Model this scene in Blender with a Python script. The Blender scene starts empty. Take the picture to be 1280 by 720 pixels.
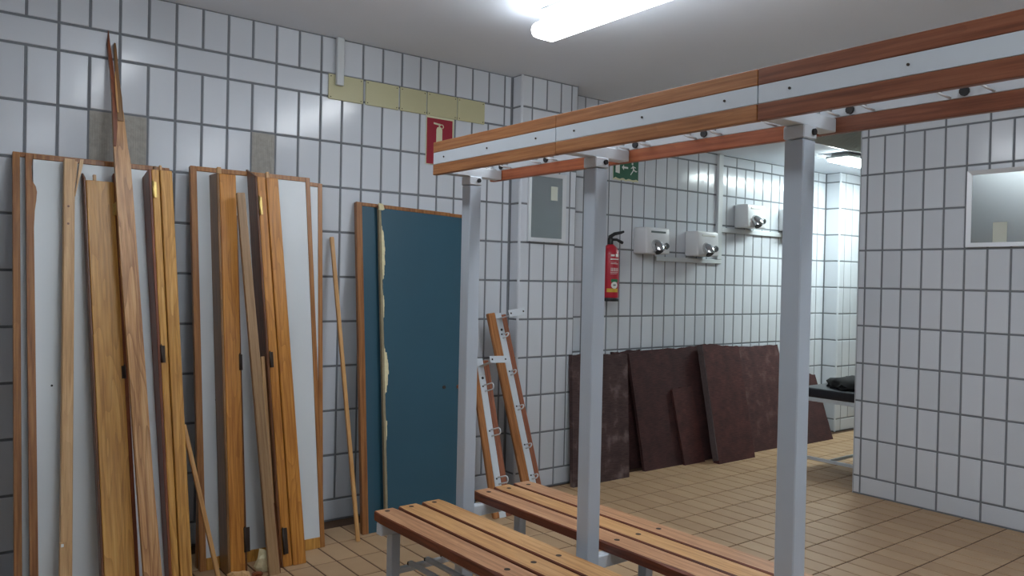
import bpy, bmesh, math, random
from mathutils import Matrix, Vector

random.seed(7)
SC = bpy.context.scene
COL = SC.collection
PI = math.pi

# ------------------------------------------------------------------ camera
cam_d = bpy.data.cameras.new('camera')
cam = bpy.data.objects.new('camera', cam_d)
COL.objects.link(cam)
YAW, PITCH, ROLL = 0.9157, -0.0097, 0.0215
fw = Vector((math.cos(YAW) * math.cos(PITCH), math.sin(YAW) * math.cos(PITCH), math.sin(PITCH)))
rt = Vector((math.sin(YAW), -math.cos(YAW), 0))
up = rt.cross(fw)
r2 = math.cos(ROLL) * rt + math.sin(ROLL) * up
u2 = -math.sin(ROLL) * rt + math.cos(ROLL) * up
cm = Matrix((r2, u2, -fw)).transposed().to_4x4()
cm.translation = Vector((-1.795, -4.098, 1.373))
cam.matrix_world = cm
cam_d.sensor_width = 36.0
cam_d.lens = 36.0 * 984.46 / 1280.0
cam_d.clip_start = 0.05
SC.camera = cam

# ------------------------------------------------------------------ world, exposure
w = bpy.data.worlds.new('world')
SC.world = w
w.use_nodes = True
w.node_tree.nodes['Background'].inputs[0].default_value = (0.6, 0.65, 0.7, 1)
w.node_tree.nodes['Background'].inputs[1].default_value = 0.05
SC.view_settings.view_transform = 'Standard'
SC.view_settings.look = 'None'
SC.view_settings.gamma = 1.0
SC.view_settings.use_curve_mapping = False
SC.view_settings.exposure = 0.62
LAMP = 11.5            # radiance of the fluorescent diffusers
LAMP_CORRIDOR = 32.0
LAMP_DIM = 7.0          # lower radiance for the two lamps on the plank side


# ------------------------------------------------------------------ materials
def srgb(r, g, b):
    f = lambda c: (c / 255 / 12.92) if c / 255 <= 0.04045 else ((c / 255 + 0.055) / 1.055) ** 2.4
    return (f(r), f(g), f(b), 1)


def nt(name):
    m = bpy.data.materials.new(name)
    m.use_nodes = True
    t = m.node_tree
    return m, t, t.nodes['Principled BSDF']


def plain(name, col, rough=0.5, metal=0.0, var=0.0, noise=0.0, nscale=20.0, bump=0.0, spec=0.5):
    m, t, p = nt(name)
    p.inputs['Roughness'].default_value = rough
    p.inputs['Metallic'].default_value = metal
    p.inputs['Specular IOR Level'].default_value = spec
    p.inputs['Base Color'].default_value = col
    L = t.links.new
    if noise or bump or var:
        tc = t.nodes.new('ShaderNodeTexCoord')
        n = t.nodes.new('ShaderNodeTexNoise')
        n.inputs['Scale'].default_value = nscale
        n.inputs['Detail'].default_value = 4
        L(tc.outputs['Object'], n.inputs['Vector'])
        oi = t.nodes.new('ShaderNodeObjectInfo')
        a = t.nodes.new('ShaderNodeMath'); a.operation = 'MULTIPLY_ADD'
        L(n.outputs['Fac'], a.inputs[0]); a.inputs[1].default_value = 2 * noise; a.inputs[2].default_value = 1 - noise
        b = t.nodes.new('ShaderNodeMath'); b.operation = 'MULTIPLY_ADD'
        L(oi.outputs['Random'], b.inputs[0]); b.inputs[1].default_value = var; b.inputs[2].default_value = -var / 2
        c = t.nodes.new('ShaderNodeMath'); c.operation = 'ADD'
        L(a.outputs[0], c.inputs[0]); L(b.outputs[0], c.inputs[1])
        h = t.nodes.new('ShaderNodeHueSaturation')
        h.inputs['Color'].default_value = col
        L(c.outputs[0], h.inputs['Value'])
        L(h.outputs[0], p.inputs['Base Color'])
        if bump:
            bp = t.nodes.new('ShaderNodeBump')
            bp.inputs['Strength'].default_value = bump
            bp.inputs['Distance'].default_value = 0.004
            L(n.outputs['Fac'], bp.inputs['Height'])
            L(bp.outputs[0], p.inputs['Normal'])
    return m


def wood(name, dark, mid, light, axis='Z', rough=0.38, fine=1.0, ring=0.55, bump=0.15):
    m, t, p = nt(name)
    L = t.links.new
    p.inputs['Roughness'].default_value = rough
    tc = t.nodes.new('ShaderNodeTexCoord')
    oi = t.nodes.new('ShaderNodeObjectInfo')
    ml = t.nodes.new('ShaderNodeVectorMath'); ml.operation = 'SCALE'
    cv = t.nodes.new('ShaderNodeCombineXYZ')
    for k in ('X', 'Y', 'Z'):
        L(oi.outputs['Random'], cv.inputs[k])
    L(cv.outputs[0], ml.inputs[0]); ml.inputs['Scale'].default_value = 3.7
    ad = t.nodes.new('ShaderNodeVectorMath'); ad.operation = 'ADD'
    L(tc.outputs['Object'], ad.inputs[0]); L(ml.outputs[0], ad.inputs[1])

    def mapped(a, b):
        mp = t.nodes.new('ShaderNodeMapping')
        s = [a, a, a]; s['XYZ'.index(axis)] = b
        mp.inputs['Scale'].default_value = s
        L(ad.outputs[0], mp.inputs['Vector'])
        return mp
    n1 = t.nodes.new('ShaderNodeTexNoise'); n1.inputs['Scale'].default_value = 1
    n1.inputs['Detail'].default_value = 5; n1.inputs['Roughness'].default_value = 0.65
    L(mapped(90 * fine, 3.0).outputs[0], n1.inputs['Vector'])
    n2 = t.nodes.new('ShaderNodeTexNoise'); n2.inputs['Scale'].default_value = 1
    n2.inputs['Detail'].default_value = 2
    L(mapped(9, 0.9).outputs[0], n2.inputs['Vector'])
    # growth rings: bands of a slow stretched noise
    r = t.nodes.new('ShaderNodeMath'); r.operation = 'MULTIPLY'; r.inputs[1].default_value = 16
    L(n2.outputs['Fac'], r.inputs[0])
    fr = t.nodes.new('ShaderNodeMath'); fr.operation = 'FRACT'; L(r.outputs[0], fr.inputs[0])
    pw = t.nodes.new('ShaderNodeMath'); pw.operation = 'POWER'; pw.inputs[1].default_value = 2.5
    L(fr.outputs[0], pw.inputs[0])
    rp = t.nodes.new('ShaderNodeValToRGB')
    e = rp.color_ramp.elements
    e[0].position = 0.32; e[0].color = dark
    e[1].position = 0.68; e[1].color = light
    x = rp.color_ramp.elements.new(0.5); x.color = mid
    L(n1.outputs['Fac'], rp.inputs[0])
    mx = t.nodes.new('ShaderNodeMix'); mx.data_type = 'RGBA'
    sc = t.nodes.new('ShaderNodeMath'); sc.operation = 'MULTIPLY'; sc.inputs[1].default_value = ring
    L(pw.outputs[0], sc.inputs[0]); L(sc.outputs[0], mx.inputs[0])
    L(rp.outputs[0], mx.inputs[6]); mx.inputs[7].default_value = dark
    L(mx.outputs[2], p.inputs['Base Color'])
    bp = t.nodes.new('ShaderNodeBump'); bp.inputs['Strength'].default_value = bump
    bp.inputs['Distance'].default_value = 0.002
    L(n1.outputs['Fac'], bp.inputs['Height']); L(bp.outputs[0], p.inputs['Normal'])
    return m


def glow(name, col, strength):
    m = bpy.data.materials.new(name); m.use_nodes = True
    t = m.node_tree; t.nodes.clear()
    e = t.nodes.new('ShaderNodeEmission'); o = t.nodes.new('ShaderNodeOutputMaterial')
    e.inputs[0].default_value = col; e.inputs[1].default_value = strength
    t.links.new(e.outputs[0], o.inputs[0])
    return m


def floor_tile_mat():
    m, t, p = nt('terracotta_floor_tile')
    L = t.links.new
    g = t.nodes.new('ShaderNodeNewGeometry')
    s = t.nodes.new('ShaderNodeVectorMath'); s.operation = 'ADD'; s.inputs[1].default_value = (0.255, 0.59, 0.5)
    L(g.outputs['Position'], s.inputs[0])
    d = t.nodes.new('ShaderNodeVectorMath'); d.operation = 'DIVIDE'; d.inputs[1].default_value = (0.1225, 0.2385, 1)
    L(s.outputs[0], d.inputs[0])
    f = t.nodes.new('ShaderNodeVectorMath'); f.operation = 'FLOOR'; L(d.outputs[0], f.inputs[0])
    wn = t.nodes.new('ShaderNodeTexWhiteNoise'); wn.noise_dimensions = '3D'; L(f.outputs[0], wn.inputs['Vector'])
    n = t.nodes.new('ShaderNodeTexNoise'); n.inputs['Scale'].default_value = 9; n.inputs['Detail'].default_value = 5
    L(g.outputs['Position'], n.inputs['Vector'])
    a = t.nodes.new('ShaderNodeMath'); a.operation = 'MULTIPLY_ADD'; a.inputs[1].default_value = 0.45
    L(wn.outputs['Value'], a.inputs[0])
    b = t.nodes.new('ShaderNodeMath'); b.operation = 'MULTIPLY'; b.inputs[1].default_value = 0.55
    L(n.outputs['Fac'], b.inputs[0]); L(b.outputs[0], a.inputs[2])
    rp = t.nodes.new('ShaderNodeValToRGB')
    rp.color_ramp.elements[0].color = srgb(170, 138, 104); rp.color_ramp.elements[1].color = srgb(188, 156, 120)
    rp.color_ramp.elements[0].position = 0.2; rp.color_ramp.elements[1].position = 0.8
    L(a.outputs[0], rp.inputs[0]); L(rp.outputs[0], p.inputs['Base Color'])
    p.inputs['Roughness'].default_value = 0.5
    return m


def wall_tile_mat():
    m, t, p = nt('white_glazed_tile')
    L = t.links.new
    oi = t.nodes.new('ShaderNodeObjectInfo')
    rp = t.nodes.new('ShaderNodeValToRGB')
    rp.color_ramp.elements[0].color = srgb(205, 210, 216); rp.color_ramp.elements[1].color = srgb(214, 219, 225)
    L(oi.outputs['Random'], rp.inputs[0]); L(rp.outputs[0], p.inputs['Base Color'])
    p.inputs['Roughness'].default_value = 0.16
    p.inputs['Specular IOR Level'].default_value = 0.45
    g = t.nodes.new('ShaderNodeNewGeometry')
    n = t.nodes.new('ShaderNodeTexNoise'); n.inputs['Scale'].default_value = 7; n.inputs['Detail'].default_value = 2
    L(g.outputs['Position'], n.inputs['Vector'])
    bp = t.nodes.new('ShaderNodeBump'); bp.inputs['Strength'].default_value = 0.12; bp.inputs['Distance'].default_value = 0.01
    L(n.outputs['Fac'], bp.inputs['Height']); L(bp.outputs[0], p.inputs['Normal'])
    return m


def rubber_mat(name, c0, c1, dust=0.0):
    m, t, p = nt(name)
    L = t.links.new
    tc = t.nodes.new('ShaderNodeTexCoord')
    mp = t.nodes.new('ShaderNodeMapping'); mp.inputs['Scale'].default_value = (18, 18, 160)
    L(tc.outputs['Object'], mp.inputs['Vector'])
    n = t.nodes.new('ShaderNodeTexNoise'); n.inputs['Scale'].default_value = 1; n.inputs['Detail'].default_value = 3
    L(mp.outputs[0], n.inputs['Vector'])
    n2 = t.nodes.new('ShaderNodeTexNoise'); n2.inputs['Scale'].default_value = 9; n2.inputs['Detail'].default_value = 6
    L(tc.outputs['Object'], n2.inputs['Vector'])
    mu = t.nodes.new('ShaderNodeMath'); mu.operation = 'MULTIPLY'
    L(n.outputs['Fac'], mu.inputs[0]); L(n2.outputs['Fac'], mu.inputs[1])
    rp = t.nodes.new('ShaderNodeValToRGB')
    rp.color_ramp.elements[0].position = 0.12; rp.color_ramp.elements[0].color = c0
    rp.color_ramp.elements[1].position = 0.42; rp.color_ramp.elements[1].color = c1
    L(mu.outputs[0], rp.inputs[0])
    out = rp.outputs[0]
    if dust:
        r2_ = t.nodes.new('ShaderNodeValToRGB')
        r2_.color_ramp.elements[0].position = 0.54; r2_.color_ramp.elements[0].color = (0, 0, 0, 1)
        r2_.color_ramp.elements[1].position = 0.72; r2_.color_ramp.elements[1].color = (dust, dust, dust, 1)
        L(n2.outputs['Fac'], r2_.inputs[0])
        mx = t.nodes.new('ShaderNodeMix'); mx.data_type = 'RGBA'
        L(r2_.outputs[0], mx.inputs[0]); L(out, mx.inputs[6]); mx.inputs[7].default_value = srgb(150, 135, 130)
        out = mx.outputs[2]
    L(out, p.inputs['Base Color'])
    p.inputs['Roughness'].default_value = 0.85
    bp = t.nodes.new('ShaderNodeBump'); bp.inputs['Strength'].default_value = 0.5; bp.inputs['Distance'].default_value = 0.003
    L(n.outputs['Fac'], bp.inputs['Height']); L(bp.outputs[0], p.inputs['Normal'])
    return m


M = {}
M['tile'] = wall_tile_mat()
M['grout'] = plain('dark_grey_grout', srgb(122, 126, 131), 0.9, noise=0.12, nscale=30)
M['floor_grout'] = plain('brown_floor_grout', srgb(84, 60, 42), 0.9, noise=0.15, nscale=25)
M['floor_tile'] = floor_tile_mat()
M['ceiling'] = plain('matt_white_ceiling_paint', srgb(232, 240, 250), 0.9, noise=0.02, nscale=3)
M['mortar'] = plain('grey_tile_adhesive', srgb(168, 165, 157), 0.95, noise=0.25, nscale=40, bump=0.4)
M['white_paint'] = plain('white_painted_steel', srgb(206, 213, 219), 0.35, noise=0.03, nscale=12)
M['post_paint'] = plain('pale_grey_painted_steel', srgb(186, 196, 206), 0.38, noise=0.03, nscale=6)
M['white_laminate'] = plain('white_laminate', srgb(216, 222, 224), 0.35, noise=0.02, nscale=3)
M['teal_laminate'] = plain('dark_teal_laminate', srgb(44, 82, 98), 0.4, noise=0.1, nscale=3)
M['black'] = plain('black_plastic', srgb(28, 29, 32), 0.5)
M['dark_hole'] = plain('dark_countersunk_screw', srgb(48, 34, 26), 0.7)
M['chrome'] = plain('chrome', (0.62, 0.63, 0.64, 1), 0.12, 1.0)
M['alu'] = plain('brushed_aluminium_frame', (0.72, 0.74, 0.76, 1), 0.4, 0.35)
M['brass'] = plain('tarnished_brass', (0.62, 0.45, 0.16, 1), 0.35, 0.9, noise=0.2, nscale=60)
M['dark_metal'] = plain('blackened_hinge_steel', srgb(62, 52, 46), 0.55, 0.5, noise=0.2, nscale=50)
M['enamel'] = plain('white_enamel', srgb(222, 224, 226), 0.25)
M['pvc'] = plain('white_pvc_trunking', srgb(206, 211, 213), 0.45)
M['grey_strip'] = plain('grey_label_strip', srgb(104, 116, 116), 0.4)
M['red'] = plain('red_enamel', srgb(176, 30, 48), 0.35)
M['sign_red'] = plain('red_sign_face', srgb(150, 30, 48), 0.45)
M['cream'] = plain('photoluminescent_cream', srgb(214, 212, 178), 0.5)
M['plate'] = plain('yellowed_cream_plastic', srgb(196, 192, 152), 0.45, noise=0.05, nscale=5, var=0.06)
M['green'] = plain('green_sign_face', srgb(28, 92, 64), 0.45)
M['white_print'] = plain('white_print', srgb(226, 228, 222), 0.5)
M['yellow'] = plain('yellow_print', srgb(206, 172, 60), 0.5)
M['green_print'] = plain('green_print', srgb(40, 120, 80), 0.5)
M['mirror'] = plain('dull_mirror_glass', (0.43, 0.47, 0.47, 1), 0.24, 1.0)
M['paper'] = plain('off_white_paper', srgb(206, 210, 196), 0.8)
M['raw_edge'] = plain('grey_brown_raw_board_edge', srgb(150, 138, 112), 0.9, noise=0.2, nscale=40)
M['foam'] = plain('torn_foam_core', srgb(226, 216, 176), 0.95, noise=0.12, nscale=60, bump=0.8)
M['vinyl'] = plain('black_vinyl', srgb(40, 42, 48), 0.4)
M['bag'] = plain('black_fabric', srgb(20, 20, 22), 0.9, noise=0.2, nscale=30)
M['grille'] = plain('grey_metal_grille', srgb(214, 220, 218), 0.5, 0.0)
M['lamp_body'] = plain('grey_lamp_housing', srgb(176, 178, 178), 0.5)
M['lamp'] = glow('fluorescent_diffuser', (0.935, 0.99, 1.045, 1), LAMP)
M['lamp_dim'] = glow('dim_fluorescent_diffuser', (0.935, 0.99, 1.045, 1), LAMP_DIM)
M['lamp_corridor'] = glow('corridor_fluorescent_diffuser', (0.87, 1.0, 1.0, 1), LAMP_CORRIDOR)

M['pine'] = wood('honey_pine', srgb(158, 104, 38), srgb(204, 150, 70), srgb(218, 170, 94))
M['pine_orange'] = wood('orange_pine', srgb(156, 95, 35), srgb(197, 133, 55), srgb(212, 151, 73))
M['pine_pale'] = wood('pale_bare_pine', srgb(174, 133, 85), srgb(204, 163, 113), srgb(216, 179, 131), ring=0.25)
M['stick'] = wood('pale_stick_pine', srgb(171, 123, 71), srgb(199, 151, 94), srgb(210, 167, 110), ring=0.2)
M['redwood'] = wood('reddish_softwood', srgb(132, 84, 42), srgb(186, 136, 82), srgb(208, 166, 114), ring=0.75)
M['redwood_dark'] = wood('dark_reddish_softwood', srgb(88, 43, 24), srgb(127, 68, 39), srgb(150, 88, 52))
M['side_dark'] = wood('dark_varnished_edge', srgb(75, 43, 23), srgb(110, 67, 37), srgb(135, 87, 52))
M['side_brown'] = wood('brown_bare_edge', srgb(99, 69, 40), srgb(132, 95, 56), srgb(154, 115, 74))
M['grey_board'] = wood('weathered_grey_brown_board', srgb(133, 103, 71), srgb(157, 125, 89), srgb(171, 139, 103), ring=0.15)
M['stile'] = wood('varnished_edging', srgb(131, 81, 37), srgb(165, 111, 58), srgb(183, 129, 74), ring=0.3)
M['stile_dark'] = wood('dark_varnished_edging', srgb(114, 68, 32), srgb(150, 98, 52), srgb(168, 118, 68), ring=0.3)
M['seat_top'] = wood('worn_bench_wood', srgb(153, 105, 70), srgb(187, 137, 98), srgb(205, 157, 116), 'Y', rough=0.42, ring=0.25)
M['seat_top_yellow'] = wood('worn_golden_bench_wood', srgb(169, 119, 71), srgb(201, 151, 96), srgb(215, 169, 117), 'Y', rough=0.42, ring=0.25)
M['seat_edge'] = wood('red_varnished_bench_edge', srgb(80, 37, 23), srgb(111, 56, 36), srgb(130, 68, 43), 'Y', ring=0.3)
M['rail_front'] = wood('varnished_rail_wood', srgb(133, 83, 46), srgb(165, 108, 65), srgb(183, 129, 83), 'Y', ring=0.3)
M['rail_dark'] = wood('dark_varnished_rail_wood', srgb(108, 61, 40), srgb(133, 78, 53), srgb(149, 94, 67), 'Y', ring=0.3)
M['rail_red'] = wood('red_varnished_rail_wood', srgb(136, 70, 40), srgb(165, 90, 55), srgb(179, 108, 69), 'Y', ring=0.3)
M['rail_z'] = wood('orange_brown_rail_wood', srgb(127, 77, 38), srgb(166, 109, 61), srgb(184, 127, 79), ring=0.5)
M['rail_z_red'] = wood('red_brown_rail_wood', srgb(117, 66, 46), srgb(151, 92, 65), srgb(167, 108, 79), ring=0.4)
M['rubber'] = rubber_mat('dark_brown_rubber', srgb(48, 27, 27), srgb(80, 46, 45))
M['rubber_red'] = rubber_mat('red_brown_rubber', srgb(54, 28, 27), srgb(92, 50, 47))
M['rubber_dusty'] = rubber_mat('dusty_brown_rubber', srgb(56, 40, 40), srgb(90, 68, 67), dust=0.5)
M['rubber_worn'] = rubber_mat('worn_brown_rubber', srgb(54, 31, 31), srgb(92, 56, 54), dust=0.18)
M['rubber_edge'] = plain('worn_grey_rubber_edge', srgb(92, 80, 80), 0.9, noise=0.3, nscale=40)


# ------------------------------------------------------------------ geometry helpers
def add_box(bm, x0, x1, y0, y1, z0, z1, bev=0.0, mi=0, seg=1):
    r = bmesh.ops.create_cube(bm, size=1)
    vs = r['verts']
    for v in vs:
        v.co = Vector(((x0 + x1) / 2 + v.co.x * (x1 - x0), (y0 + y1) / 2 + v.co.y * (y1 - y0), (z0 + z1) / 2 + v.co.z * (z1 - z0)))
    fs = set(f for v in vs for f in v.link_faces)
    if bev > 0:
        es = list(set(e for v in vs for e in v.link_edges))
        rr = bmesh.ops.bevel(bm, geom=es, offset=bev, segments=seg, affect='EDGES', profile=0.5)
        fs = set(rr['faces']) | set(f for f in fs if f.is_valid)
        for v in rr['verts']:
            fs |= set(v.link_faces)
    for f in fs:
        if f.is_valid:
            f.material_index = mi
    return [f for f in fs if f.is_valid]


def ring_mesh(bm, rings, closed_ends=True, mi=0, smooth=False):
    vr = [[bm.verts.new(p) for p in ring] for ring in rings]
    n = len(vr[0])
    for a, b in zip(vr[:-1], vr[1:]):
        for i in range(n):
            f = bm.faces.new((a[i], a[(i + 1) % n], b[(i + 1) % n], b[i]))
            f.material_index = mi; f.smooth = smooth
    if closed_ends:
        f = bm.faces.new(list(reversed(vr[0]))); f.material_index = mi
        f = bm.faces.new(vr[-1]); f.material_index = mi
    return vr


def add_tube(bm, pts, r, n=8, mi=0):
    pts = [Vector(p) for p in pts]
    rings = []
    ref = None
    for i, p in enumerate(pts):
        t = (pts[min(i + 1, len(pts) - 1)] - pts[max(i - 1, 0)]).normalized()
        if ref is None:
            ref = Vector((0, 0, 1)) if abs(t.z) < 0.9 else Vector((1, 0, 0))
        a = (ref - t * ref.dot(t)).normalized()
        ref = a
        b = t.cross(a)
        rr = r[i] if isinstance(r, (list, tuple)) else r
        rings.append([p + rr * (math.cos(2 * PI * k / n) * a + math.sin(2 * PI * k / n) * b) for k in range(n)])
    ring_mesh(bm, rings, mi=mi, smooth=True)


def add_prism(bm, pts, y0, y1, mi=0):
    """outline in x,z extruded along y"""
    a = [bm.verts.new((x, y0, z)) for x, z in pts]
    b = [bm.verts.new((x, y1, z)) for x, z in pts]
    n = len(pts)
    fs = [bm.faces.new(a), bm.faces.new(list(reversed(b)))]
    for i in range(n):
        fs.append(bm.faces.new((a[i], b[i], b[(i + 1) % n], a[(i + 1) % n])))
    for f in fs:
        f.material_index = mi
    return fs


def add_disc(bm, c, axis, r, h, n=12, mi=0):
    c = Vector(c); ax = Vector(axis).normalized()
    add_tube(bm, [c, c + ax * h], r, n, mi)


def add_lathe(bm, prof, n=20, mi=0, centre=(0, 0)):
    rings = [[(centre[0] + r * math.cos(2 * PI * k / n), centre[1] + r * math.sin(2 * PI * k / n), z) for k in range(n)] for r, z in prof]
    ring_mesh(bm, rings, mi=mi, smooth=True)


def obj(name, bm, mats, parent=None, mat4=None, smooth_angle=None):
    me = bpy.data.meshes.new(name)
    bmesh.ops.recalc_face_normals(bm, faces=bm.faces[:])
    bm.to_mesh(me); bm.free()
    if not isinstance(mats, (list, tuple)):
        mats = [mats]
    for m in mats:
        me.materials.append(m)
    if smooth_angle:
        for p in me.polygons:
            p.use_smooth = True
        me.set_sharp_from_angle(angle=math.radians(smooth_angle))
    o = bpy.data.objects.new(name, me)
    COL.objects.link(o)
    if parent:
        o.parent = parent
    if mat4 is not None:
        o.matrix_world = mat4
    return o


def box(name, dims, mat, parent=None, bev=0.002, seg=1):
    bm = bmesh.new(); add_box(bm, *dims, bev=bev, seg=seg)
    return obj(name, bm, mat, parent)


def tag(o, label, cat, group=None):
    o['label'] = label; o['category'] = cat
    if group:
        o['group'] = group
    return o


def struct(o):
    o['kind'] = 'structure'
    return o


def thing(name, label, cat, mat4=None, group=None):
    o = bpy.data.objects.new(name, None)
    COL.objects.link(o)
    o.empty_display_size = 0.1
    if mat4 is not None:
        o.matrix_world = mat4
    return tag(o, label, cat, group)


def inst(name, me, parent, loc, rotz=0.0, jit=0.0):
    o = bpy.data.objects.new(name, me)
    COL.objects.link(o)
    o.parent = parent
    o.location = loc
    o.rotation_euler = (random.uniform(-jit, jit), 0, rotz + random.uniform(-jit, jit))
    return o


def lean(floor, top, flip=False):
    """frame of a leaning board: origin on the floor, z up its length, x along the wall, y into the wall"""
    f, t = Vector(floor), Vector(top)
    ez = (t - f).normalized()
    ex = Vector((1, 0, 0)); ex = (ex - ez * ex.dot(ez)).normalized()
    ey = ez.cross(ex)
    m = Matrix((ex, ey, ez)).transposed().to_4x4()
    m.translation = f
    ta = math.tan(math.asin(max(-1, min(1, ez.y))))
    return m, (t - f).length, ta


# ------------------------------------------------------------------ room shell
P0 = 0.1263          # column pitch of the wall tiles
ROW = lambda n: (n + 0.97) * 0.125
CEIL = 2.70
SOFF = 2.46
GAP = 0.0118
_tm = {}


def tile_mesh(wd, ht, mat='tile', t=0.009, ch=0.0028):
    key = (round(wd, 4), round(ht, 4), mat)
    if key in _tm:
        return _tm[key]
    me = bpy.data.meshes.new('tile')
    a, b = wd / 2, ht / 2
    v, f = [], []
    for (x, z, y) in ((a, b, t), (a, b, ch), (a - ch, b - ch, 0)):
        v += [(-x, y, -z), (x, y, -z), (x, y, z), (-x, y, z)]
    for k in (0, 4):
        for i in range(4):
            j = (i + 1) % 4
            f.append((k + i, k + j, k + 4 + j, k + 4 + i))
    f.append((8, 9, 10, 11))
    me.from_pydata(v, [], f)
    me.materials.append(M[mat])
    _tm[key] = me
    return me


def lay(parent, cells, place, rotz, jit=0.0022):
    for (u0, u1, v0, v1) in cells:
        if u1 - u0 < GAP + 0.012 or v1 - v0 < GAP + 0.012:
            continue
        me = tile_mesh(u1 - u0 - GAP, v1 - v0 - GAP)
        inst('tile', me, parent, place((u0 + u1) / 2, (v0 + v1) / 2), rotz, jit)


def lay_stuff(name, parent, cells, place, rotz, mat='tile'):
    bm = bmesh.new()
    for (u0, u1, v0, v1) in cells:
        if u1 - u0 < GAP + 0.012 or v1 - v0 < GAP + 0.012:
            continue
        me = tile_mesh(u1 - u0 - GAP, v1 - v0 - GAP, mat)
        mt = Matrix.Translation(place((u0 + u1) / 2, (v0 + v1) / 2)) @ Matrix.Rotation(rotz, 4, 'Z')
        k = len(bm.verts)
        vs = [bm.verts.new(mt @ v.co) for v in me.vertices]
        for p in me.polygons:
            bm.faces.new([vs[i] for i in p.vertices])
    o = obj(name, bm, M[mat], parent)
    o['kind'] = 'stuff'
    return o


def wall_cells(cols, top, phase=0, lo=0):
    """cols: list of column lines (index, u); rows as on the real walls"""
    cells = []
    us = [u for _, u in cols]
    for i in range(len(cols) - 1):
        u0, u1 = cols[i][1], cols[i + 1][1]
        for r in range(9):
            z0, z1 = ROW(2 * r), ROW(2 * r + 2)
            cells.append((u0, u1, z0, min(z1, top)))
        if top > ROW(19) + 0.03:
            cells.append((u0, u1, ROW(19), top))
    # the two courses of tiles laid flat
    flat = [cols[0][1]] + [u for k, u in cols[1:-1] if (k - phase) % 2 == 0] + [cols[-1][1]]
    for a, b in zip(flat[:-1], flat[1:]):
        cells.append((a, b, 0.004, ROW(0)))
        cells.append((a, b, ROW(18), min(ROW(19), top)))
    return cells


# left long wall, plane y = 0
wl = struct(box('wall_left', (-3.3, 1.33, 0.0035, 0.16, 0, CEIL), M['grout'], bev=0))
cols = [(i, i * P0) for i in range(-13, 11)]
MISS = [(-9 * P0, -7 * P0), (-3 * P0, -2 * P0)]
cells = []
for c in wall_cells(cols, CEIL):
    um, vm = (c[0] + c[1]) / 2, (c[2] + c[3]) / 2
    if ROW(14) < vm < ROW(16) and any(a < um < b for a, b in MISS):
        continue
    cells.append(c)
lay(wl, cells, lambda u, v: (u, 0, v), 0)
cells = wall_cells([(10, 10 * P0), (11, 1.318)], CEIL)
lay(wl, [c for c in cells], lambda u, v: (u, 0, v), 0)
lay_stuff('tile', wl, wall_cells([(i, i * P0) for i in range(-26, -12)], CEIL), lambda u, v: (u, 0, v), 0)
# bare adhesive where tiles have fallen off
for k, (a, b) in enumerate(MISS):
    bm = bmesh.new()
    add_box(bm, a + 0.003, b - 0.003, 0.002, 0.008, ROW(14) + 0.003, ROW(16) - 0.003)
    n = int((b - a) / 0.0105)
    for i in range(n):
        x = a + 0.008 + (b - a - 0.016) * i / (n - 1)
        add_box(bm, x - 0.002, x + 0.002, 0.0005, 0.003, ROW(14) + 0.006 + random.uniform(0, 0.02), ROW(16) - 0.006 - random.uniform(0, 0.05))
    o = obj('mortar_patch', bm, M['mortar'], wl)
    o['label'] = ['bare ribbed grey adhesive where two tiles are missing', 'bare grey adhesive where one tile is missing'][k]

# pilaster next to it
PX0, PX1, PY = 1.325, 1.815, -0.10
wc = struct(box('wall_corner', (PX0 + 0.0035, PX1 - 0.0035, PY + 0.0035, 0.30, 0, CEIL), M['grout'], bev=0))
pc = [(0, PX0 + 0.006), (1, 1.415), (2, 1.537), (3, 1.660), (4, 1.755), (5, PX1 - 0.003)]
lay(wc, wall_cells(pc, CEIL, 1), lambda u, v: (u, PY, v), 0)
lay(wc, wall_cells([(0, -PY * 0 + 0.0), (1, -PY - 0.006)], CEIL), lambda u, v: (PX0, -u, v), -PI / 2)
# rounded corner of the pilaster
bm = bmesh.new()
prof = [(PX0 + 0.012 - 0.012 * math.cos(a), PY + 0.012 - 0.012 * math.sin(a)) for a in [PI / 2 * k / 5 for k in range(6)]] + [(PX0 + 0.012, PY + 0.012)]
ring_mesh(bm, [[(x, y, z) for x, y in prof] for z in (0.004, CEIL)])
o = obj('corner_trim', bm, M['tile'], wc, smooth_angle=40)

# far wall with the hand dryers, plane y = 0.08
YF = 0.08
wf = struct(box('wall_far', (1.75, 7.5, YF + 0.0035, YF + 0.2, 0, CEIL), M['grout'], bev=0))
fc = [(k, 2.298 + 0.1256 * k) for k in range(-3, 24)]
fc = [(-4, PX1 + 0.002)] + fc[0:]
cells = []
for c in wall_cells(fc, CEIL):
    um = (c[0] + c[1]) / 2
    if um > 3.25:
        c = (c[0], c[1], c[2], min(c[3], SOFF))
        if c[3] - c[2] < 0.03:
            continue
    cells.append(c)
lay(wf, cells, lambda u, v: (u, YF, v), 0)

# pilaster at the end of the corridor
EX = 5.19
we = struct(box('wall_end', (EX + 0.0035, 7.5, -0.07 + 0.0035, 0.2, 0, SOFF), M['grout'], bev=0))
ec = [(k, EX + 0.008 + 0.09 * (k > 0) + 0.1256 * max(0, k - 1)) for k in range(0, 8)]
lay(we, wall_cells(ec, SOFF, 1), lambda u, v: (u, -0.07, v), 0)
lay(we, wall_cells([(0, -YF), (1, 0.064)], SOFF), lambda u, v: (EX, -u, v), -PI / 2)
bm = bmesh.new()
prof = [(EX + 0.012 - 0.012 * math.cos(a), -0.07 + 0.012 - 0.012 * math.sin(a)) for a in [PI / 2 * k / 5 for k in range(6)]] + [(EX + 0.012, -0.058)]
ring_mesh(bm, [[(x, y, z) for x, y in prof] for z in (0.004, SOFF)])
obj('corner_trim', bm, M['tile'], we, smooth_angle=40)

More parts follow.
